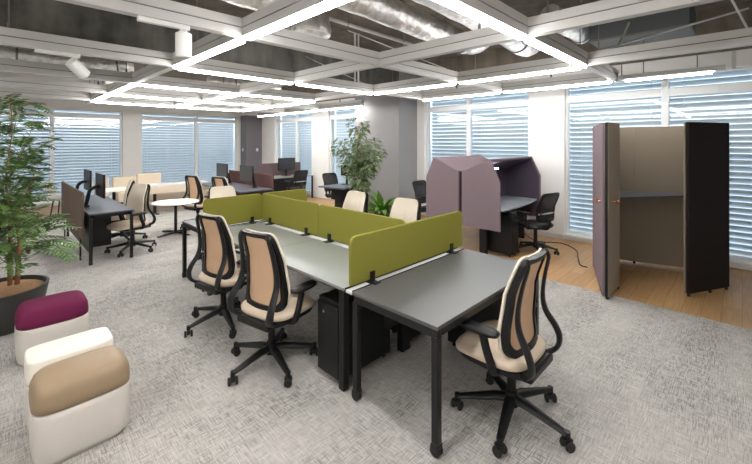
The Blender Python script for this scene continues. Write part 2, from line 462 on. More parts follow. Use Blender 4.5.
# cross lines
XC = [1.48, 3.12, 4.78, 6.2]
beam('B', 1.3, -2.5, 6.24, XC, [(-2.5, 1.48), (1.48, 3.12), (3.12, 4.78)], 'lit cross beam above the near end desk, dark over its last bay')
beam('B', 3.0, -2.5, 6.16, XC, [], 'unlit cross beam carrying the nearer white spotlight')
beam('B', 4.74, -2.5, 6.16, XC, [(1.48, 3.12), (3.12, 4.78)], 'cross beam in front of the concrete beam with the second white spotlight')
beam('B', 6.48, -2.0, 4.74, XC, [(1.48, 3.12), (3.12, 4.78)], 'cross beam just beyond the concrete beam')
beam('B', 8.2, -1.6, 6.16, XC, [(1.48, 3.12), (3.12, 4.78)], 'cross beam over the round white table, last but one')
beam('B', 9.9, -1.4, 6.16, XC, [(1.48, 3.12), (3.12, 4.78)], 'farthest cross beam near the beige sofa')
# unseen lit beam added left of the frame to brighten the room
beam('A', -1.2, -2.5, 10.6, [], [(-2.5, 4.7), (4.8, 10.0)], 'unseen lit beam added outside the left edge for extra light', hang=False)
# lone fluorescent batten
bt = thing('batten_light', 'short slim tube light hung below the last beam above the phone booth', 'ceiling light', (6.12, 0, 0))
MB().box(-.05, .05, .14, 1.24, 2.585, 2.65).build('housing', 'alu', bt, bevel=.006)
MB().box(-.035, .035, .26, 1.16, 2.56, 2.586).build('diffuser', 'led', bt, bevel=.008)
for y in (.4, .95, 1.2): MB().cyl((0, y, 2.65), (0, y, ZC), .006, n=6).build('hanger_rod', 'groove', bt)
MB().box(-.03, .03, .05, .09, 2.58, 2.80).build('bracket', 'alu', bt, bevel=.003)

# diagonal braces
def brace(p0, p1, label, r=.012):
    o = MB().cyl(p0, p1, r, n=8).build('brace_rod', 'alu'); return tag(o, label, 'brace')
brace((4.82, 1.2, 2.76), (6.3, -.05, 3.32), 'long pale diagonal brace rod above the phone booth')
brace((5.35, .12, 3.32), (6.2, -.1, 2.9), 'short pale diagonal brace rod nearest the right edge')
brace((4.9, 1.0, 2.78), (5.5, 1.0, 3.2), 'pale diagonal strut in front of the dark air unit')
brace((3.6, 4.1, 3.35), (4.5, 3.0, 2.76), 'thin diagonal brace rod under the silver ducts', .008)
brace((3.9, 5.565, 3.25), (4.66, 4.80, 2.755), 'short diagonal rod beside the grey column top', .008)

# spotlights
def spotlight(loc, yaw, tilt, label):
    o = thing('spotlight', label, 'spotlight', loc, yaw)
    MB().box(-.17, .17, -.02, .02, -.035, 0).build('track_adapter', 'white', o, bevel=.004)
    MB().box(.10, .15, -.018, .018, -.075, -.035).box(.12, .14, -.05, -.04, -.16, -.05).box(.12, .14, -.05, .01, -.075, -.06).build('yoke', 'white', o, bevel=.003)
    a = Vector((math.sin(tilt) * math.cos(.5), math.sin(tilt) * math.sin(.5), -math.cos(tilt)))
    p = Vector((.13, 0, -.12))
    hd = MB().tube([p - a * .06, p - a * .055, p + a * .12, p + a * .125], [.05, .056, .056, .05], 24).build('lamp_head', 'white', o)
    MB().tube([p + a * .1252, p + a * .127], .044, 24).build('lens', 'pale_grey', o)
    return o
spotlight((.87, 3.0, ZB), 0, 0.0, 'white cylinder spotlight pointing straight down from the near cross beam')
spotlight((.44, 4.74, ZB), 0, .9, 'white tilted spotlight on the cross beam near the tree')

# ducts and air units
def duct(pts, r, label, ring=.09, sub=8):
    o = thing('air_duct', label, 'air duct', (0, 0, 0))
    path = smooth_path(pts, sub)
    MB().tube(path, [r * (1 + .035 * math.sin(i * 2.1)) for i in range(len(path))], 20).build('duct_body', 'foil', o)
    for i in range(6, len(path) - 1, 14):
        t = (path[i + 1] - path[i]).normalized()
        MB().tube([path[i] - t * .012, path[i] + t * .012], r * 1.06, 20).build('clamp_band', 'groove', o)
    return o
duct([(1.2, 2.78, 3.2), (2.7, 2.76, 3.16), (4.2, 2.82, 3.14), (4.8, 2.80, 3.14), (5.12, 2.78, 3.28), (5.18, 2.78, 3.55)], .15, 'silver foil duct farther from the bench end, turning up at its tip')
duct([(1.75, 2.15, 3.2), (3.0, 2.14, 3.18), (4.6, 2.2, 3.14), (5.4, 2.25, 3.12), (5.75, 2.27, 3.28), (5.8, 2.27, 3.55)], .15, 'silver foil duct nearer the right, running to the hooded workstations')
duct([(.6, 3.55, 3.28), (1.6, 3.58, 3.22), (2.1, 3.6, 3.22)], .13, 'short crumpled silver duct piece in front of the round ceiling vent')
duct([(-.6, 7.3, 2.98), (.5, 7.2, 2.95), (1.1, 7.2, 2.93), (1.6, 7.1, 2.98)], .10, 'low silver hose behind the tilted spotlight')
duct([(1.5, 8.9, 2.95), (2.4, 8.9, 2.92), (3.3, 8.8, 2.95)], .11, 'distant silver hose above the round table')
duct([(2.9, 7.4, 2.9), (3.6, 7.3, 2.88), (4.4, 7.3, 2.92)], .11, 'distant silver hose past the concrete beam')
duct([(4.85, 1.72, 3.32), (5.25, 1.66, 3.27), (5.6, 1.62, 3.26), (5.9, 1.64, 3.26)], .13, 'silver hose feeding the dark air unit')
fu = thing('air_unit', 'dark grey boxed air unit above the phone booth', 'air conditioner', (0, 0, 0))
MB().box(5.75, 6.5, .44, 1.5, 3.12, 3.46).build('casing', 'fcu', fu, bevel=.01)
MB().box(5.745, 6.505, .43, 1.51, 3.10, 3.125).build('flange', 'groove', fu)
for x in (5.8, 6.45):
    for y in (.5, 1.4): MB().cyl((x, y, 3.45), (x, y, ZC), .008, n=6).build('hanger_rod', 'groove', fu)
sv = thing('ceiling_vent', 'silver round air outlet with white collar above the bench', 'air vent', (2.75, 3.85, 0))
MB().lathe([(.20, 3.02), (.26, 3.05), (.27, 3.12), (.24, 3.28), (.16, 3.36), (.05, 3.38)]).build('hood', 'foil', sv)
MB().lathe([(.15, 2.90), (.165, 2.91), (.165, 3.02), (.15, 3.03)]).build('collar', 'white', sv)
MB().cyl((0, 0, 3.37), (0, 0, ZC), .012, n=8).build('hanger_rod', 'groove', sv)
cd = MB()
for x in (4.33, 4.41): cd.cyl((x, 4.74, 2.751), (x, 4.74, ZC), .016, n=8)
tag(cd.build('conduit', 'white'), 'pair of white conduits dropping from the slab to a beam', 'conduit')
cd = MB().tube([(-.5, 4.2, 3.5), (2.0, 4.2, 3.5), (5.4, 4.3, 3.5)], .03, 8).build('pipe', 'alu'); tag(cd, 'thin pipe running along the slab before the concrete beam', 'pipe')
bx_ = MB().box(1.15, 1.45, 7.9, 8.15, 2.86, 3.02).build('junction_box', 'white', bevel=.006); tag(bx_, 'small white box above the unlit left beams', 'box')
tag(MB().cyl((1.3, 8.02, 3.02), (1.3, 8.02, ZC), .01, n=6).build('hanger_rod', 'groove'), 'thin rod holding the small white ceiling box', 'rod')

# ------------------------------------------------------------------ chairs
def caster(mb, x, y, ang):
    c, s = math.cos(ang), math.sin(ang)
    for k in (-1, 1):
        p = Vector((x - s * .016 * k, y + c * .016 * k, .028)); q = p + Vector((-s * .018 * k, c * .018 * k, 0))
        mb.tube([p, p.lerp(q, .2), p.lerp(q, .8), q], [.024, .028, .028, .024], 16)
    mb.cyl((x, y, .03), (x, y, .075), .010, n=8)
    mb.obox((x, y, .045), (.05, .03, .03), (0, 0, ang))

def star_base(root, rad, a0, m='black'):
    b = MB()
    for k in range(5):
        a = R(a0 + 72 * k); c, s = math.cos(a), math.sin(a)
        pts = [(.0, .0, .125), (.10 * c, .10 * s, .122), (rad * .96 * c, rad * .96 * s, .083)]
        b.tube(pts, [.036, .034, .021], 8, .7, (-s, c, 0))
        b.cyl((rad * .97 * c, rad * .97 * s, .066), (rad * .97 * c, rad * .97 * s, .10), .017, n=10)
    b.cyl((0, 0, .08), (0, 0, .17), .042, .036, 16)
    base = b.build('star_base', m, root, smooth=50)
    for k in range(5):
        a = R(a0 + 72 * k); cm = MB(); caster(cm, rad * .97 * math.cos(a), rad * .97 * math.sin(a), a + 1.1)
        cm.build('caster', 'rubber', base)
    return base

def back_y(x, z, zs):
    pts = zs
    for i in range(len(pts) - 1):
        if z <= pts[i + 1][0] or i == len(pts) - 2:
            t = (z - pts[i][0]) / (pts[i + 1][0] - pts[i][0]); t = max(-.2, min(1.2, t))
            t = t if not 0 <= t <= 1 else t * t * (3 - 2 * t)
            return pts[i][1] + (pts[i + 1][1] - pts[i][1]) * t
def task_chair(name, label, group, a0=20):
    r = thing(name, label, 'chair', (0, 0, 0), 0, group)
    star_base(r, .345, a0)
    MB().cyl((0, 0, .15), (0, 0, .30), .026, n=16).cyl((0, 0, .28), (0, 0, .39), .034, n=16).build('gas_column', 'black', r)
    MB().loft([superring(0, .0, .345, .12, .15, 4), superring(0, .03, .362, .20, .20, 4), superring(0, .06, .38, .232, .228, 4), superring(0, .065, .408, .236, .232, 4)]).build('seat_pan', 'black', r)
    MB().obox((.0, -.12, .385), (.34, .15, .06)).build('tilt_housing', 'black', r, bevel=.015)
    st = MB(); k = 40
    def sring(z, a, b, cy, drop):
        return [(x, y, zz - drop * max(0, (y - .14) / .17) ** 2) for x, y, zz in superring(0, cy, z, a, b, 3.6, k)]
    st.loft([sring(.402, .215, .21, .075, .02), sring(.418, .245, .238, .075, .022), sring(.445, .25, .242, .075, .025), sring(.463, .238, .23, .075, .028), sring(.470, .20, .19, .075, .02), sring(.468, .10, .09, .075, .005)])
    st.build('seat', 'seat', r, smooth=60)
    zs = [(.44, -.105), (.60, -.085), (.80, -.098), (1.06, -.160)]
    yy = lambda x, z: back_y(x, z, zs) + .05 * (x / .22) ** 2
    W = lambda z: .228 - .055 * max(0, (z - .56) / .50) ** 1.2 - .02 * max(0, (.56 - z) / .10) ** 2
    def ring(inset, off, rad=.06, zmin=.45, zmax=1.055):
        hw, z0, z1 = .228 - inset, zmin + inset, zmax - inset * .8
        rad = max(.012, rad - inset * .3); out = []
        def side(p, q, m):
            return [(p[0] + (q[0] - p[0]) * i / m, p[1] + (q[1] - p[1]) * i / m) for i in range(m)]
        def arc(cx, cz, a0, rr):
            return [(cx + rr * math.cos(R(a0 + 15 * i)), cz + rr * math.sin(R(a0 + 15 * i))) for i in range(6)]
        lo = rad * 1.15
        pts = side((hw, z0 + lo), (hw, z1 - rad), 6) + arc(hw - rad, z1 - rad, 0, rad) + side((hw - rad, z1), (-hw + rad, z1), 5) + arc(-hw + rad, z1 - rad, 90, rad) \
            + side((-hw, z1 - rad), (-hw, z0 + lo), 6) + arc(-hw + lo, z0 + lo, 180, lo) + side((-hw + lo, z0), (hw - lo, z0), 5) + arc(hw - lo, z0 + lo, 270, lo)
        for x, z in pts:
            x *= (W(z) - inset) / (.228 - inset)
            out.append((x, yy(x, z) + off, z))
        return out
    def sheet(m_name, part, inset, off0, off1):
        mb = MB(); fr = [ring(inset + e, off1) for e in (0, .02, .05, .08, .11, .14, .165)]
        # front surface as nested rings, closed by a centre fan
        rear = [ring(inset + e, off0) for e in (.165, .14, .11, .08, .05, .02, 0)]
        line = lambda rg: [(x * .04, yy(x * .04, z) + (y - yy(x, z)), z) for x, y, z in rg]
        mb.loft([line(rear[0])] + rear + fr + [line(fr[-1])])
        return mb.build(part, m_name, r, smooth=60)
    sheet('cream', 'backrest', 0, .006, .020)
    sheet('tan', 'back_mesh', .015, -.006, .001)
    fm = MB(); o1, i1, i2, o2 = ring(.006, .002), ring(.048, .002, .07), ring(.050, -.020, .07), ring(.012, -.024)
    sec = [[o1[j], i1[j], i2[j], o2[j]] for j in range(len(o1))]
    fm.loft(sec, closed=True)
    fm.build('back_frame', 'black', r, smooth=50)
    for s in (-1, 1):
        p = smooth_path([(s * .14, -.160, 1.045), (s * .158, -.168, 1.0), (s * .172, -.140, .88), (s * .185, -.122, .75), (s * .198, -.135, .65), (s * .218, -.190, .555), (s * .220, -.212, .49), (s * .20, -.20, .43), (s * .14, -.14, .395), (s * .06, -.08, .385)], 5)
        MB().tube(p, [.020 + .016 * min(1, i / len(p) * 1.5) for i in range(len(p))], 10, .42, (1, 0, 0)).build('back_strut', 'black', r, smooth=60)
    for s in (-1, 1):
        a = MB()
        a.tube(smooth_path([(s * .14, -.02, .375), (s * .25, -.01, .39), (s * .275, 0, .45), (s * .275, .03, .53), (s * .275, .05, .612)], 4), .021, 10, 1.25, (1, 0, 0))
        arm = a.build('armrest', 'black', r, smooth=60)
        pd = MB().loft([superring(s * .272, .075, z, ax, ay, 3, 28) for z, ax, ay in ((.606, .036, .10), (.614, .046, .122), (.629, .048, .125), (.638, .040, .115))])
        pd.build('arm_pad', 'black', arm, smooth=50)
    return r

G1 = 'beige task chairs at the green screened bench'
c0 = task_chair('task_chair', 'beige and black task chair at the near end desk, frontmost chair', G1, 50)
c0.location = (2.275, 1.035, 0); c0.rotation_euler = (0, 0, R(0))
copy_thing(c0, (1.52, 2.63, 0), 282, 'beige task chair seen from behind beside the black pedestal', G1)
copy_thing(c0, (1.54, 3.55, 0), 282, 'beige task chair seen from behind, second from the pedestal along the bench', G1)
copy_thing(c0, (3.30, 2.84, 0), 90, 'cream-backed task chair across the bench, nearer the mauve hoods', G1)
copy_thing(c0, (3.33, 3.74, 0), 90, 'cream-backed task chair across the bench in front of the ficus', G1)
copy_thing(c0, (2.42, 5.52, 0), 176, 'cream-backed task chair just behind the far olive screen', G1)
G2 = 'beige task chairs in the back half of the office'
copy_thing(c0, (1.55, 6.92, 0), 108, 'beige task chair with black frame at the near end of the left dark desk', G2)
copy_thing(c0, (1.58, 7.75, 0), 80, 'beige task chair second along the left dark desk', G2)
copy_thing(c0, (2.95, 8.02, 0), 285, 'beige mesh task chair right beside the round white table', G2)
copy_thing(c0, (3.22, 7.36, 0), 285, 'beige mesh task chair peeking out behind the olive screen end', G2)

def mesh_chair(name, label, group):
    r = thing(name, label, 'chair', (0, 0, 0), 0, group)
    star_base(r, .31, 10)
    MB().cyl((0, 0, .15), (0, 0, .39), .028, n=14).build('gas_column', 'black', r)
    MB().loft([superring(0, .02, z, a, b, 4) for z, a, b in ((.385, .15, .15), (.405, .225, .22), (.435, .24, .235), (.458, .225, .22), (.464, .16, .15))]).build('seat', 'black', r, smooth=60)
    zs = [(.50, -.20), (.66, -.20), (.96, -.29)]
    yy = lambda x, z: back_y(x, z, zs) + .03 * (x / .22) ** 2
    W = lambda z: .215 + .012 * (z - .5)
    k = 36
    def ring(inset, off, n=7):
        out = []
        for j in range(k):
            a = 2 * PI * j / k; z = .735 + (.225 - inset) * sgnpow(math.sin(a), 2 / n); x = (W(z) - inset) * sgnpow(math.cos(a), 2 / n)
            out.append((x, yy(x, z) + off, z))
        return out
    o1, i1, i2, o2 = ring(0, .012), ring(.026, .012), ring(.026, -.012), ring(0, -.012)
    MB().loft([[o1[j], i1[j], i2[j], o2[j]] for j in range(k)], closed=True).build('back_frame', 'black', r, smooth=50)
    MB().loft([ring(.02, -.004)] + [ring(.02 + e, .001) for e in (0, .06, .12, .18)]).build('back_mesh', 'net', r, smooth=60)
    MB().tube([yy and (x, yy(x, .64) - .012, .64) for x in (-.2, -.1, 0, .1, .2)], .012, 8).build('lumbar_bar', 'pale_grey', r)
    MB().tube(smooth_path([(0, -.05, .385), (0, -.20, .40), (0, -.245, .48), (0, -.235, .56)], 4), .028, 10, .6, (1, 0, 0)).build('back_strut', 'black', r, smooth=60)
    for s in (-1, 1):
        arm = MB().tube(smooth_path([(s * .15, -.03, .395), (s * .26, -.03, .42), (s * .27, -.03, .52), (s * .27, -.02, .63)], 4), .018, 8, 1.3, (1, 0, 0)).build('armrest', 'black', r, smooth=60)
        MB().loft([superring(s * .268, .02, z, a, b, 3, 24) for z, a, b in ((.63, .034, .11), (.637, .042, .125), (.652, .042, .125), (.658, .034, .115))]).build('arm_pad', 'black', arm, smooth=50)
    return r
G3 = 'black mesh-back office chairs'
m0 = mesh_chair('mesh_chair', 'black mesh office chair pulled up to the right hooded workstation', G3)
m0.location = (5.95, 2.32, 0); m0.rotation_euler = (0, 0, R(-14))
copy_thing(m0, (5.95, 4.35, 0), 180, 'black mesh office chair half hidden behind the left mauve hood', G3)
copy_thing(m0, (5.87, 7.12, 0), 180, 'black mesh office chair behind the small dark table by the ficus', G3)
copy_thing(m0, (5.95, 8.95, 0), 0, 'black mesh office chair at the far maroon-screened desk', G3)

# shell chair far left
sc = thing('shell_chair', 'pale grey shell chair standing behind the left brown screen', 'chair', (1.16, 11.15, 0), -115)
MB().loft([superring(0, .0, z, a, b, 4) for z, a, b in ((.42, .20, .20), (.44, .24, .24), (.47, .23, .23))]).build('seat', 'shell', sc, smooth=60)
MB().loft([[(x, y + dy, z) for x, y, z in ((-.23, -.2, .45), (.23, -.2, .45), (.22, -.26, .66), (.18, -.31, .84), (-.18, -.31, .84), (-.22, -.26, .66))] for dy in (0, -.03)]).build('backrest', 'shell', sc, bevel=.01)
for sx in (-1, 1):
    for sy in (-1, 1):
        MB().tube([(sx * .16, sy * .16, .43), (sx * .21, sy * .21, 0)], [.016, .011], 8).build('leg', 'black', sc)

# ------------------------------------------------------------------ the bench and its end desks
BX0, BX1, BYA, BYB = 1.68, 3.10, 1.955, 4.325
XS = 2.39
wb = thing('bench_desk', 'long grey four-seat bench desk with black frame in the middle', 'desk', (0, 0, 0))
ym = 3.155
for x0, x1 in ((BX0, XS - .045), (XS + .045, BX1)):
    for y0, y1 in ((BYA, ym), (ym + .002, BYB)):
        MB().box(x0, x1, y0, y1, .698, .72).build('tabletop', 'bench', wb, bevel=.003)
MB().box(XS - .043, XS + .043, BYA, BYB, .66, .712).build('cable_channel', 'pale_grey', wb, bevel=.003)
f = MB()
for x in (BX0 + .06, BX1 - .1): f.box(x, x + .04, BYA + .05, BYB - .05, .655, .697)
for y in (BYA + .02, ym - .03, BYB - .06): f.box(BX0 + .03, BX1 - .03, y, y + .05, .64, .697)
f.build('frame', 'black_metal', wb, bevel=.004)
for x in (BX0 + .005, BX1 - .055):
    MB().box(x, x + .05, BYA + .005, BYA + .06, 0, .698).build('leg', 'black_metal', wb, bevel=.005)
    MB().box(x, x + .05, BYB - .06, BYB - .005, 0, .698).build('leg', 'black_metal', wb, bevel=.005)
for y in (BYA + .03, BYB - .09):
    MB().box(XS - .05, XS + .05, y, y + .06, 0, .64).build('leg', 'black_metal', wb, bevel=.005)
MB().box(XS - .02, XS + .02, BYA + .15, BYB - .15, .34, .64).build('modesty_panel', 'black_metal', wb, bevel=.004)

def end_desk(name, label, ya, yb):
    r = thing(name, label, 'desk', (0, 0, 0))
    MB().box(BX0, BX1, ya, yb, .698, .72).build('tabletop', 'desk', r, bevel=.003)
    f = MB()
    for y in (ya + .012, yb - .052): f.box(BX0 + .012, BX1 - .012, y, y + .04, .648, .698)
    for x in (BX0 + .008, BX1 - .048): f.box(x, x + .04, ya + .01, yb - .01, .648, .698)
    f.build('frame', 'black_metal', r, bevel=.004)
    for x in (BX0 + .023, BX1 - .023):
        for y in (ya + .023, yb - .023):
            lg = MB().box(x - .022, x + .022, y - .022, y + .022, .07, .66).build('leg', 'black_metal', r, bevel=.006)
            w = MB()
            w.cyl((x - .022, y, .032), (x - .004, y, .032), .032, n=18).cyl((x + .004, y, .032), (x + .022, y, .032), .032, n=18)
            w.obox((x, y, .055), (.05, .05, .03)).cyl((x, y, .05), (x, y, .075), .012, n=8)
            w.build('caster', 'rubber', lg, bevel=.004)
    return r
e1 = end_desk('end_desk', 'dark grey desk on casters at the near end of the bench', 1.178, 1.868)
MB().box(1.95, 3.0, 1.80, 1.825, .40, .66).build('modesty_panel', 'black_metal', e1, bevel=.003)
end_desk('end_desk', 'dark grey desk on casters at the far end behind the olive screen', 4.415, 5.10)

# cable covers and clamps along the cross screens
for y, lab in ((1.912, 'pale cable cover under the near olive screen'), (4.37, 'pale cable cover under the far olive screen')):
    o = thing('cable_cover', lab, 'cable cover', (0, 0, 0))
    MB().box(BX0 + .01, BX1, y - .032, y + .032, .690, .712).build('cover', 'pale_grey', o, bevel=.003)
    for q in (y - .04, y + .033): MB().box(BX0 + .01, BX1, q, q + .007, .688, .722).build('edge_rail', 'black_metal', o)
    for x in (BX0 + .3, BX1 - .36): MB().box(x, x + .06, y - .03, y + .03, .60, .69).build('bracket', 'black_metal', o)

GS = 'olive green desk screens'
def screen(label, axis, at, a, b, clamps, z0=.742, z1=1.075):
    r = thing('desk_screen', label, 'desk screen', (0, 0, 0), 0, GS)
    t = .014; k = .05
    # rounded upper corners
    out = [(a, z0), (b, z0)]
    for (cx, cz, s) in ((b - k, z1 - k, 0), (a + k, z1 - k, 90)):
        for i in range(6):
            q = R(s + 18 * i); out.append((cx + k * math.cos(q), cz + k * math.sin(q)))
    if axis == 'y': p = [(s, at - t, z) for s, z in out]; off = (0, 2 * t, 0)
    else: p = [(at - t, s, z) for s, z in out]; off = (2 * t, 0, 0)
    MB().slab(p, off).build('panel', 'green', r, bevel=.005)
    for q in clamps:
        c = MB()
        if axis == 'y': c.box(q - .022, q + .022, at - .026, at + .026, .712, .80).box(q - .03, q + .03, at - .075, at + .03, .7215, .729)
        else: c.box(at - .026, at + .026, q - .022, q + .022, .712, .80).box(at - .075, at + .075, q - .03, q + .03, .7215, .729)
        c.build('clamp', 'black', r, bevel=.003)
    return r
screen('near olive screen dividing the bench from the near end desk', 'y', 1.912, 1.70, 3.115, (1.90, 2.92))
screen('olive screen along the bench spine, half nearer the end desk', 'x', XS, 1.985, 3.168, (2.3, 2.98))
screen('olive screen along the bench spine, half nearer the far cross screen', 'x', XS, 3.172, 4.345, (3.38, 4.14))
screen('far olive cross screen, half with the rounded free end', 'y', 4.37, 1.665, 2.388, (1.85, 2.25))
screen('far olive cross screen, short half beyond the spine', 'y', 4.37, 2.392, 3.07, (2.6, 2.9))

# pedestals
def pedestal(label, x0, x1, y0, y1, front, z1=.58):
    r = thing('pedestal', label, 'drawer unit', (0, 0, 0))
    MB().box(x0, x1, y0, y1, .035, z1).build('body', 'black_metal', r, bevel=.004)
    b = MB()
    if front == '-x':
        b.box(x0 - .016, x0 - .001, y0 + .003, y1 - .003, .045, z1 - .03)
        d = b.build('door', 'black_metal', r, bevel=.004)
        MB().cyl((x0 - .024, y0 + .16, z1 - .09), (x0 - .016, y0 + .16, z1 - .09), .012, n=14).build('lock', 'chrome', d)
    else:
        b.box(x0 + .003, x1 - .003, y0 - .016, y0 - .001, .045, z1 - .03)
        d = b.build('door', 'black_metal', r, bevel=.004)
        MB().cyl((x1 - .08, y0 - .024, z1 - .09), (x1 - .08, y0 - .016, z1 - .09), .012, n=14).build('lock', 'chrome', d)
    for x in (x0 + .04, x1 - .04):
        for y in (y0 + .04, y1 - .04): MB().cyl((x, y, 0), (x, y, .036), .016, n=10).build('foot', 'rubber', r)
    return r
pedestal('black lockable pedestal under the bench corner beside the near end desk', 1.71, 2.24, 2.03, 2.27, '-x')
pedestal('black pedestal under the far right corner of the near end desk', 2.70, 3.02, 1.30, 1.79, '-y', .60)
pedestal('black pedestal under the far half of the bench', 2.5, 3.02, 2.03, 2.30, '-x')

# ------------------------------------------------------------------ left desk cluster
ld = thing('side_desk', 'slate topped desk with two monitors and a brown screen at left', 'desk', (0, 0, 0))
MB().box(.93, 1.47, 6.5, 8.85, .698, .72).build('tabletop', 'blue_desk', ld, bevel=.003)
f = MB()
for x in (.95, 1.41): f.box(x, x + .04, 6.52, 8.83, .65, .698)
for y in (6.52, 7.65, 8.78): f.box(.95, 1.45, y, y + .04, .65, .698)
f.build('frame', 'black_metal', ld)
for x in (.955, 1.445):
    for y in (6.525, 8.825):
        lg = MB().box(x - .02, x + .02, y - .02, y + .02, .05, .66).build('leg', 'black_metal', ld, bevel=.005)
        MB().cyl((x - .02, y, .026), (x + .02, y, .026), .026, n=16).cyl((x, y, .03), (x, y, .06), .012, n=8).build('caster', 'rubber', lg)
MB().box(.97, .99, 6.6, 8.7, .12, .66).build('modesty_panel', 'black_metal', ld)
MB().box(1.0, 1.28, 7.0, 7.04, .14, .64).build('side_panel', 'black_metal', ld)
bs = thing('floor_screen', 'brown felt screen hung on the left side of the slate desk', 'screen', (0, 0, 0))
MB().box(.875, .905, 6.68, 8.95, .32, 1.01).build('panel', 'brown', bs, bevel=.01)
for y in (6.9, 8.6):
    MB().box(.89, .93, y, y + .06, .60, .70).build('bracket', 'black', bs)
    MB().box(.88, .90, y, y + .04, 0, .34).build('leg', 'black_metal', bs)

def monitor(loc, rz, label, group, zc=.32, w=.54, h=.32, arm=True, arm_dir=-1):
    """screen faces local -y, standing on the desk at local z 0"""
    r = thing('monitor', label, 'monitor', loc, rz, group)
    p = MB().box(-w / 2, w / 2, -.012, .018, zc - h / 2, zc + h / 2).build('housing', 'black', r, bevel=.006)
    MB().box(-w / 2 + .012, w / 2 - .012, -.0135, -.011, zc - h / 2 + .014, zc + h / 2 - .012).build('display', 'screen', p)
    if arm:
        MB().tube(smooth_path([(0, .015, zc - .02), (.02, .07, zc - .03), (.04, .13, zc - .08), (.04, .155, zc - .2), (.04, .18, .02)], 5), .026, 10).cyl((.04, .18, 0), (.04, .18, .025), .05, n=18).build('monitor_arm', 'black', r, smooth=60)
    else:
        MB().box(-.03, .03, .02, .04, .01, zc).box(-.12, .12, -.06, .12, 0, .012).build('stand', 'black', r, bevel=.004)
    return r
GM = 'black monitors on desk arms'
mo = monitor((1.18, 7.22, .72), 90, 'black monitor on an arm, first along the slate left desk', GM, .33, .62, .36)
copy_thing(mo, (1.18, 8.35, .72), 90, 'black monitor on an arm, second along the slate left desk', GM)

# ------------------------------------------------------------------ round table, sofa
rt = thing('round_table', 'small round white cafe table with black cross foot', 'table', (2.40, 7.62, 0))
MB().lathe([(.30, .585), (.385, .59), (.395, .60), (.385, .61), (.01, .61)], n=40).build('tabletop', 'pouf_cream', rt)
MB().cyl((0, 0, .02), (0, 0, .59), .026, n=16).build('pole', 'black_metal', rt)
f = MB()
for k in range(4):
    a = R(20 + 90 * k); f.tube([(0, 0, .045), (.36 * math.cos(a), .36 * math.sin(a), .018)], [.026, .014], 8)
f.build('foot', 'black_metal', rt)

so = thing('sofa', 'low beige sofa bench with tall back panels in front of the far windows', 'sofa', (0, 0, 0))
MB().box(2.1, 4.2, 10.75, 11.35, .22, .50).build('seat', 'beige', so, bevel=.03)
MB().box(2.1, 2.62, 11.3, 11.42, .30, .84).build('back_panel', 'beige', so, bevel=.03)
MB().box(2.63, 3.2, 11.3, 11.42, .30, .90).build('back_panel', 'beige', so, bevel=.03)
MB().box(3.21, 4.2, 11.3, 11.42, .30, .60).build('back_panel', 'beige', so, bevel=.03)
for x in (2.2, 4.1):
    for y in (10.82, 11.28): MB().cyl((x, y, 0), (x, y, .23), .02, n=10).build('leg', 'black_metal', so)
tt = thing('long_table', 'narrow pale table with black T legs in front of the beige sofa', 'table', (0, 0, 0))
MB().box(2.35, 3.95, 9.95, 10.5, .675, .70).build('tabletop', 'pale_grey', tt, bevel=.004)
MB().box(2.35, 3.95, 9.95, 9.975, .50, .67).build('apron', 'beige', tt, bevel=.004)
for x in (2.75, 3.75):
    MB().box(x - .03, x + .03, 10.2, 10.26, .02, .68).box(x - .035, x + .035, 9.95, 10.5, 0, .021).build('leg', 'black_metal', tt, bevel=.004)
wt = thing('side_table', 'white table top glimpsed beyond the left monitors', 'table', (0, 0, 0))
MB().box(1.6, 2.15, 9.6, 10.3, .66, .69).build('tabletop', 'pouf_cream', wt, bevel=.004)
MB().cyl((1.87, 9.95, .02), (1.87, 9.95, .66), .03, n=12).build('pole', 'black_metal', wt)
MB().cyl((1.87, 9.95, 0), (1.87, 9.95, .02), .24, n=24).build('foot', 'black_metal', wt)
ps = thing('floor_screen', 'pale beige low screen beyond the left monitors', 'screen', (0, 0, 0))
MB().box(1.73, 2.02, 11.3, 11.38, .12, .84).build('panel', 'beige', ps, bevel=.015)
MB().box(1.78, 1.97, 11.22, 11.46, 0, .13).build('foot', 'black_metal', ps)

# ------------------------------------------------------------------ maroon-screened desks
md = thing('screened_desk', 'dark desk with long maroon screen beyond the far olive screen', 'desk', (0, 0, 0))
MB().box(3.62, 4.38, 7.5, 9.9, .66, .685).build('tabletop', 'blue_desk', md, bevel=.003)
for x in (3.66, 4.34):
    for y in (7.54, 9.86): MB().box(x - .02, x + .02, y - .02, y + .02, 0, .66).build('leg', 'black_metal', md)
MB().box(4.40, 4.43, 7.55, 9.8, .28, .985).build('maroon_screen', 'maroon', md, bevel=.008)
mo2 = copy_thing(mo, (4.02, 8.05, .685), -90, 'black monitor at the near end of the maroon-screened desk', GM)
copy_thing(mo, (4.02, 9.35, .685), -90, 'black monitor at the far end of the maroon-screened desk', GM)
fd = thing('screened_desk', 'grey desk with mauve back screen near the far right windows', 'desk', (0, 0, 0))
MB().box(5.42, 6.96, 9.5, 10.2, .68, .705).build('tabletop', 'bench', fd, bevel=.003)
for x in (5.46, 6.92):
    for y in (9.54, 10.16): MB().box(x - .02, x + .02, y - .02, y + .02, 0, .68).build('leg', 'black_metal', fd)
MB().box(5.5, 6.9, 9.95, 9.97, .25, .67).build('modesty_panel', 'black_metal', fd)
MB().box(5.48, 6.95, 10.21, 10.24, .40, 1.09).build('mauve_screen', 'mauve_brown', fd, bevel=.008)
monitor((6.27, 9.95, .705), 5, 'black monitor on a foot at the desk near the far right windows', None, .36, .62, .37, False)

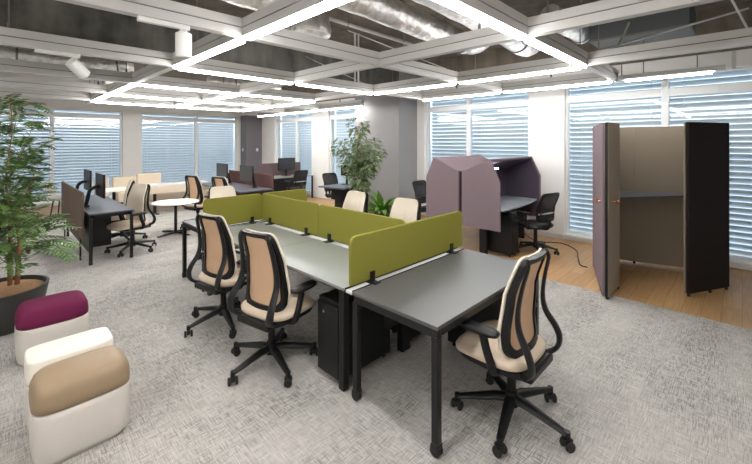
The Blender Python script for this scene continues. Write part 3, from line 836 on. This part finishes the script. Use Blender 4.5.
# small dark table by the ficus
st = thing('small_table', 'small dark angular table between ficus and white pier', 'table', (0, 0, 0))
MB().prism([(5.22, 6.97), (5.34, 6.16), (6.05, 6.5), (6.05, 7.02)], .69, .72).build('tabletop', 'blue_desk', st, bevel=.003)
MB().box(5.6, 5.66, 6.55, 6.8, .05, .69).box(5.5, 5.9, 6.5, 6.85, .4, .69).build('pedestal_leg', 'black_metal', st, bevel=.004)
MB().box(5.40, 5.95, 6.60, 6.68, 0, .05).build('foot', 'black_metal', st, bevel=.004)
monitor((5.93, 6.75, .72), 100, 'thin black monitor on the small table, mostly behind ficus leaves', None, .33, .40, .26, False)

# ------------------------------------------------------------------ mauve hooded workstations
def hood(label, s, yv, chair_side):
    """yv: the middle line; s = -1 opens towards -y"""
    r = thing('hooded_workstation', label, 'workstation', (0, 0, 0), 0, 'mauve hooded workstations back to back')
    t = .035; xa, xb = 5.2, 6.78
    y0 = yv + s * .012; ym_ = yv + s * .50; ye = yv + s * .655
    prof = [(y0, .40), (ye, .40), (ye, 1.135), (ym_, 1.47), (y0, 1.265)]
    for x in (xa, xb - t):
        MB().slab([(x, y, z) for y, z in prof], (t, 0, 0)).build('side_panel', 'mauve', r, bevel=.008)
    MB().slab([(xa + t, y0, .40), (xa + t, y0, 1.24), (xb - t, y0, 1.24), (xb - t, y0, .40)], (0, s * .02, 0)).build('back_panel', 'mauve_in', r)
    MB().slab([(xa + .004, y0, 1.267), (xa + .004, ym_, 1.472), (xb - .004, ym_, 1.472), (xb - .004, y0, 1.267)], (0, 0, -.03)).build('roof_panel', 'mauve', r, bevel=.006)
    lin = [(y0 + s * .02, .42), (ye - s * .02, .42), (ye - s * .02, 1.125), (ym_ - s * .005, 1.435), (y0 + s * .02, 1.235)]
    for x in (xa + t, xb - t - .006): MB().slab([(x, y, z) for y, z in lin], (.006, 0, 0)).build('lining', 'mauve_in', r)
    MB().slab([(xa + t + .006, y0 + s * .02, 1.236), (xa + t + .006, ym_ - s * .01, 1.433), (xb - t - .006, ym_ - s * .01, 1.433), (xb - t - .006, y0 + s * .02, 1.236)], (0, 0, -.006)).build('roof_lining', 'mauve_in', r)
    yf = yv + s * .70
    dk = [(xa + .04, yv + s * .03), (xb - .04, yv + s * .03), (xb - .04, yf - s * .10), (xa + .95, yf - s * .02), (xa + .55, yf), (xa + .04, yf - s * .02)]
    MB().prism(dk, .695, .725).build('desktop', 'hood_desk', r, bevel=.004)
    for x in (xa + .08, xb - .14):
        MB().box(x, x + .05, min(yv + s * .28, yv + s * .40), max(yv + s * .28, yv + s * .40), 0, .695).build('leg', 'black_metal', r, bevel=.004)
    lamp = MB().box(xa + .06, xa + .36, min(yv + s * .40, yv + s * .46), max(yv + s * .40, yv + s * .46), 1.30, 1.32).build('task_light', 'lamp', r, bevel=.004)
    return r
hood('mauve felt hooded workstation with its desk open towards the phone booth', -1, 3.20, 1)
hood('mauve felt hooded workstation opening away towards the grey column', 1, 3.23, 1)
pedestal('dark pedestal under the right hooded workstation', 5.40, 5.62, 2.46, 2.92, '-y', .62)
pp = thing('paper_tray', 'pale blue grey tray shelf under the right hooded desk', 'tray', (5.63, 2.72, 0))
MB().box(0, .32, -.14, .14, .60, .615).build('tray', 'pale_grey', pp, bevel=.004)
for x in (.02, .27): MB().box(x, x + .03, -.1, .1, .615, .694).build('bracket', 'black_metal', pp)

# ------------------------------------------------------------------ phone booth of folded panels
pb = thing('phone_booth', 'tall taupe and dark brown folding panel phone booth on the oak floor', 'booth', (0, 0, 0))
def wall_panel(p0, p1, t, z0, z1, side=1):
    d = (Vector(p1) - Vector(p0)).normalized(); n = Vector((-d.y, d.x)) * t * side
    q = [p0, p1, (p1[0] + n.x, p1[1] + n.y), (p0[0] + n.x, p0[1] + n.y)]
    return MB().prism(q, z0, z1)
ZP = 1.94
wall_panel((4.70, 1.075), (5.80, 1.45), .03, .03, ZP, 1).build('side_panel', 'mauve', pb, bevel=.006)
wall_panel((4.725, 1.072), (5.79, 1.43), .018, .03, ZP - .004, -1).build('side_lining', 'pod_in', pb)
dr = wall_panel((4.70, 1.045), (5.18, 1.035), .022, .025, ZP + .005, 1).build('door', 'pod_in', pb, bevel=.006)
MB().box(4.69, 4.70, 1.05, 1.075, .03, ZP).build('edge_strip', 'black', pb)
wall_panel((5.80, 1.45), (6.34, 1.32), .03, .03, ZP, 1).build('rear_panel', 'pod_in', pb, bevel=.006)
wall_panel((6.34, 1.32), (6.37, 1.10), .03, .03, ZP, 1).build('rear_panel', 'pod_in', pb, bevel=.006)
wall_panel((6.37, 1.10), (6.56, .42), .03, .03, ZP, 1).build('rear_panel', 'pod_in', pb, bevel=.006)
wall_panel((5.412, .425), (6.02, .105), .03, .03, ZP + .01, 1).build('side_panel', 'pod_dark', pb, bevel=.006)
wall_panel((5.417, .46), (6.03, .14), .012, .03, ZP, 1).build('side_lining', 'pod_in', pb)
wall_panel((6.02, .105), (6.62, .42), .03, .03, ZP, 1).build('side_panel', 'pod_dark', pb, bevel=.006)
MB().prism([(6.31, .52), (6.50, .56), (6.33, 1.10), (6.31, 1.29), (5.80, 1.41), (5.45, 1.30), (5.45, 1.10)], 1.012, 1.035).build('shelf', 'blue_desk', pb, bevel=.003)
for p, lab in (((4.86, 1.035), 'inner'), ((4.82, 1.15), 'outer')):
    dy = -1 if lab == 'inner' else 1
    k = MB().cyl((p[0], p[1], 1.06), (p[0], p[1] + dy * .03, 1.06), .009, n=10).lathe([(.004, -.016), (.016, -.010), (.018, 0), (.016, .010), (.004, .016)], (p[0], p[1] + dy * .042, 1.06), 16)
    k.build('knob', 'copper', dr)
for x, y in ((4.72, 1.06), (5.15, 1.05), (5.44, .43), (5.75, .265), (6.0, .135), (6.54, .46), (6.38, 1.1), (6.33, 1.33), (5.8, 1.46)):
    MB().cyl((x, y, 0), (x, y, .032), .016, n=10).build('foot', 'rubber', pb)
MB().tube(smooth_path([(6.02, 1.30, 1.0), (6.0, 1.29, .8), (5.97, 1.28, .55), (5.93, 1.27, .3), (5.9, 1.25, .02)], 6), .006, 6).build('cable', 'cord', pb)
co = MB().tube(smooth_path([(6.95, 2.9, .008), (6.6, 2.55, .008), (6.75, 2.2, .008), (6.5, 1.9, .008), (6.1, 1.75, .008), (5.75, 1.62, .008), (5.7, 1.52, .008)], 8), .007, 6).build('floor_cable', 'cord')
tag(co, 'thin black cable trailing over the oak floor to the phone booth', 'cable')

# ------------------------------------------------------------------ poufs
def pouf(cx, cy, label, m, flat=False, rz=0, w=.43, d=.27):
    r = thing('pouf', label, 'pouf', (cx, cy, 0), rz, 'small upholstered poufs on the carpet')
    a, b = w / 2, d / 2
    MB().loft([superring(0, 0, z, a - e, b - e, 5, 48) for z, e in ((.0, .035), (.03, .032), (.031, .012), (.06, .005), (.15, 0), (.25, 0), (.282, .003), (.288, .010))]).build('base', 'pouf_white', r, smooth=45)
    if flat:
        rings = [(.2885, .012), (.298, .002), (.34, 0), (.428, .002), (.436, .006), (.44, .014), (.44, .09)]
        n = 6
    else:
        rings = [(.2885, .012), (.297, .001), (.335, 0), (.378, .004), (.408, .016), (.427, .034), (.436, .06), (.439, .10)]
        n = 4.4
    MB().loft([superring(0, 0, z, a - e * (1 if not flat else 1), max(.01, b - e), n, 48) for z, e in rings]).build('cushion', m, r, smooth=60)
    return r
pouf(.36, 2.755, 'pouf with a tan cushion on a white base, frontmost of the three', 'pouf_tan', w=.45, d=.34)
pouf(.345, 3.065, 'all cream flat-topped pouf tucked right behind the tan one', 'pouf_cream', True, w=.43, d=.27)
pouf(.342, 4.05, 'plum purple topped pouf in front of the planter', 'pouf_plum', w=.45, d=.36)

# ------------------------------------------------------------------ plants
rnd = random.Random(7)
TR = (.04, 4.97)
tr = thing('potted_tree', 'tall feathery-leaved tree with reddish stems in a dark round planter', 'plant', (TR[0], TR[1], 0))
MB().lathe([(.27, 0), (.29, .02), (.35, .34), (.355, .36), (.335, .362), (.325, .33), (.32, .31)], n=48, cap=True).build('planter', 'pot', tr, smooth=50)
MB().lathe([(.318, .30), (.317, .325), (.25, .345), (.12, .35), (.01, .352)], n=32).build('mulch', 'soil', tr)
fx, fy = math.cos(R(44.37)), math.sin(R(44.37))
def loc_of(u, v, dep):       # picture reading of a stem point turned into a place
    d = (fx + fy * (u - 376) / 374.4) * dep, (fy - fx * (u - 376) / 374.4) * dep
    return Vector((d[0] - TR[0], d[1] - TR[1], 1.72 + (142.5 - v) / 374.4 * dep))
stems = [
    ([(10, 285, 3.52), (10, 250, 3.5), (10, 222, 3.5), (4, 196, 3.52), (-4, 172, 3.55), (-8, 140, 3.55), (-2, 110, 3.55)], .020),
    ([(17, 284, 3.46), (19, 255, 3.44), (19, 236, 3.42), (12, 205, 3.42), (6, 185, 3.42), (8, 160, 3.42), (12, 130, 3.44), (10, 98, 3.46)], .020),
    ([(14, 210, 3.42), (21, 205, 3.40), (30, 185, 3.34), (38, 165, 3.3)], .010),
    ([(10, 222, 3.5), (2, 215, 3.4), (-10, 200, 3.3)], .010),
    ([(6, 185, 3.42), (16, 165, 3.5), (28, 140, 3.56), (34, 118, 3.6)], .009),
    ([(19, 240, 3.42), (28, 228, 3.36), (40, 222, 3.28)], .007),
    ([(10, 250, 3.5), (-2, 246, 3.4), (-14, 244, 3.3)], .008),
]
tips = []
for k, (pts, r0) in enumerate(stems):
    p = smooth_path([loc_of(*q) for q in pts], 5)
    MB().tube(p, [r0 * (1 - .8 * min(1, 1.3 * i / (len(p) - 1))) for i in range(len(p))], 8).build('stem', 'bark', tr, smooth=70)
    tips += [(q, i / (len(p) - 1)) for i, q in enumerate(p)]
lf = MB()
def leaflet(mb, p, d, up, L_, w_):
    d = d.normalized(); s = d.cross(up).normalized()
    a = p; b = p + d * L_ * .45 + s * w_; c = p + d * L_ - up * L_ * .12; e = p + d * L_ * .45 - s * w_
    m_ = p + d * L_ * .5 - up * w_ * .5
    v = [mb.bm.verts.new(q) for q in (a, b, c, e, m_)]
    for t in ((0, 1, 4), (1, 2, 4), (2, 3, 4), (3, 0, 4)): mb.bm.faces.new([v[i] for i in t])
def frond(mb, p, d, L_, n):
    up = Vector((0, 0, 1)); pts = []
    d = d.normalized(); q = p.copy()
    for i in range(n + 1):
        t = i / n
        pts.append((q.copy(), d.copy()))
        q = q + d * (L_ / n); d = (d + Vector((0, 0, -.055 - .03 * t))).normalized()
    mb.tube([a for a, _ in pts], .0022, 4)
    for i, (a, dd) in enumerate(pts[2:], 2):
        s = dd.cross(up).normalized(); nrm = s.cross(dd).normalized()
        ll = L_ * .30 * (1 - .45 * abs(i / n - .5) * 2) + .01
        for k in (-1, 1):
            leaflet(mb, a, dd * .55 + s * k + Vector((0, 0, rnd.uniform(-.15, .1))), nrm, ll, ll * .19)
cand = [(q, t) for q, t in tips if q.z > .55]
cr = []
while len(cr) < 350:
    q, t = rnd.choice(cand)
    
    a = rnd.uniform(0, 2 * PI); el = rnd.uniform(-.35, .8)
    d = Vector((math.cos(a) * math.cos(el), math.sin(a) * math.cos(el), math.sin(el)))
    e = q + d * rnd.uniform(.02, .36)
    wx, wy = e.x + TR[0], e.y + TR[1]
    dep = wx * fx + wy * fy; u = 376 + 374.4 * (wx * fy - wy * fx) / dep
    if u > (33 if e.z > .95 else 52) or u < -90 or e.z > 2.12 or e.z < .5: continue
    cr.append(1)
    lf.tube([q, q.lerp(e, .5) + Vector((0, 0, .02)), e], .003, 4)
    frond(lf, e, d + Vector((0, 0, .1)), rnd.uniform(.17, .28) * (1.25 if e.z < .95 else 1), 9)
lf.build('foliage', 'leaf', tr, smooth=20)

# ficus
FP = (5.47, 5.86)
fi = thing('ficus', 'leafy ficus tree in front of the wide grey column', 'plant', (FP[0], FP[1], 0))
MB().lathe([(.15, 0), (.20, .32), (.205, .34), (.185, .34), (.18, .31)], n=32).build('planter', 'pot', fi, smooth=50)
MB().lathe([(.178, .30), (.17, .318), (.01, .325)], n=24).build('mulch', 'soil', fi)
ftips = []
for pts, r0 in (([(0, 0, .31), (.03, -.02, .6), (-.02, .02, .95), (-.05, .05, 1.3), (-.02, .02, 1.7), (.0, 0, 2.15)], .026),
                ([(.01, 0, .31), (.05, .03, .7), (.07, .0, 1.05), (.10, -.06, 1.4), (.12, -.12, 1.75)], .020),
                ([(-.05, .05, 1.2), (-.16, .17, 1.45), (-.22, .23, 1.7)], .011), ([(.07, 0, 1.05), (.17, -.16, 1.3), (.24, -.22, 1.55)], .011)):
    p = smooth_path(pts, 5); MB().tube(p, [r0 * (1 - .6 * i / (len(p) - 1)) for i in range(len(p))], 8).build('stem', 'bark2', fi, smooth=70)
    ftips += p
lf = MB()
n_ = 0
while n_ < 1700:
    q = rnd.choice(ftips)
    if q.z < .55: continue
    a, e = rnd.uniform(0, 2 * PI), rnd.uniform(-1, 1)
    rad = (.17 if q.z < 1.0 else .26 if q.z < 1.95 else .22) * rnd.random() ** .45
    p = q + Vector((math.cos(a) * rad, math.sin(a) * rad, e * .12))
    if p.x + FP[0] > 6.36 and p.y + FP[1] > 5.5: continue
    d = Vector((math.cos(a), math.sin(a), rnd.uniform(-1.1, .3)))
    L_ = rnd.uniform(.08, .135)
    nv = Vector((rnd.uniform(-.4, .4), rnd.uniform(-.4, .4), 1))
    nv = (nv - d.normalized() * nv.dot(d.normalized())).normalized()
    leaflet(lf, p, d, nv, L_, L_ * .25); n_ += 1
lf.build('foliage', 'leaf2', fi, smooth=20)

# bright arching-leaf plant
gp = thing('potted_plant', 'low bright green arching-leaf plant at the foot of the grey column', 'plant', (5.62, 5.32, 0))
MB().lathe([(.13, 0), (.17, .30), (.175, .32), (.155, .32), (.15, .29)], n=28).build('planter', 'pot', gp, smooth=50)
MB().lathe([(.148, .28), (.14, .30), (.01, .305)], n=20).build('mulch', 'soil', gp)
lf = MB()
for k in range(48):
    a = rnd.uniform(0, 2 * PI); el = rnd.uniform(.35, 1.35); d = Vector((math.cos(a) * math.cos(el), math.sin(a) * math.cos(el), math.sin(el)))
    L_ = rnd.uniform(.32, .56); w_ = rnd.uniform(.040, .060); q = Vector((math.cos(a) * .04, math.sin(a) * .04, .30)); sd = d.cross(Vector((0, 0, 1))).normalized()
    prev = None
    for i in range(8):
        t = i / 7; ww = w_ * math.sin(PI * min(1, t * .93 + .07)) ** .8 + .001
        v = [lf.bm.verts.new(q - sd * ww), lf.bm.verts.new(q - Vector((0, 0, ww * .35))), lf.bm.verts.new(q + sd * ww)]
        if prev:
            for j in (0, 1): lf.bm.faces.new((prev[j], prev[j + 1], v[j + 1], v[j]))
        prev = v; q = q + d * L_ / 7; d = (d + Vector((0, 0, -.19))).normalized()
lf.build('foliage', 'leaf3', gp, smooth=80)

# ------------------------------------------------------------------ daylight, camera, view
wd = bpy.data.worlds.new('sky'); SC.world = wd; wd.use_nodes = True
wn, wl = wd.node_tree.nodes, wd.node_tree.links
bg = wn['Background']
wt_ = wn.new('ShaderNodeTexCoord'); ws = wn.new('ShaderNodeSeparateXYZ'); wl.new(wt_.outputs['Generated'], ws.inputs[0])
wr = ramp(wn, [(.0, (.18, .22, .26, 1)), (.485, (.28, .34, .40, 1)), (.515, (.80, .88, .98, 1)), (1.0, (.62, .78, 1.0, 1))])
wm = wn.new('ShaderNodeMath'); wm.operation = 'MULTIPLY_ADD'; wm.inputs[1].default_value = .5; wm.inputs[2].default_value = .5
wl.new(ws.outputs['Z'], wm.inputs[0]); wl.new(wm.outputs[0], wr.inputs['Fac']); wl.new(wr.outputs['Color'], bg.inputs['Color'])
bg.inputs['Strength'].default_value = 1.45

cam = bpy.data.cameras.new('camera'); co_ = bpy.data.objects.new('camera', cam); COL.objects.link(co_)
cam.sensor_width = 36; cam.lens = 36 * 374.4 / 752; cam.sensor_fit = 'HORIZONTAL'
cam.shift_y = -(232 - 142.5) / 752
cam.clip_start = .05
co_.location = (0, 0, 1.72)
co_.rotation_euler = (R(90), 0, R(44.37 - 90))
SC.camera = co_

SC.view_settings.view_transform = 'Standard'; SC.view_settings.look = 'None'; SC.view_settings.gamma = 1
SC.view_settings.exposure = 1.28
SC.view_settings.use_curve_mapping = False
SC.cycles.use_denoising = True
SC.cycles.max_bounces = 8; SC.cycles.diffuse_bounces = 5; SC.cycles.transparent_max_bounces = 12
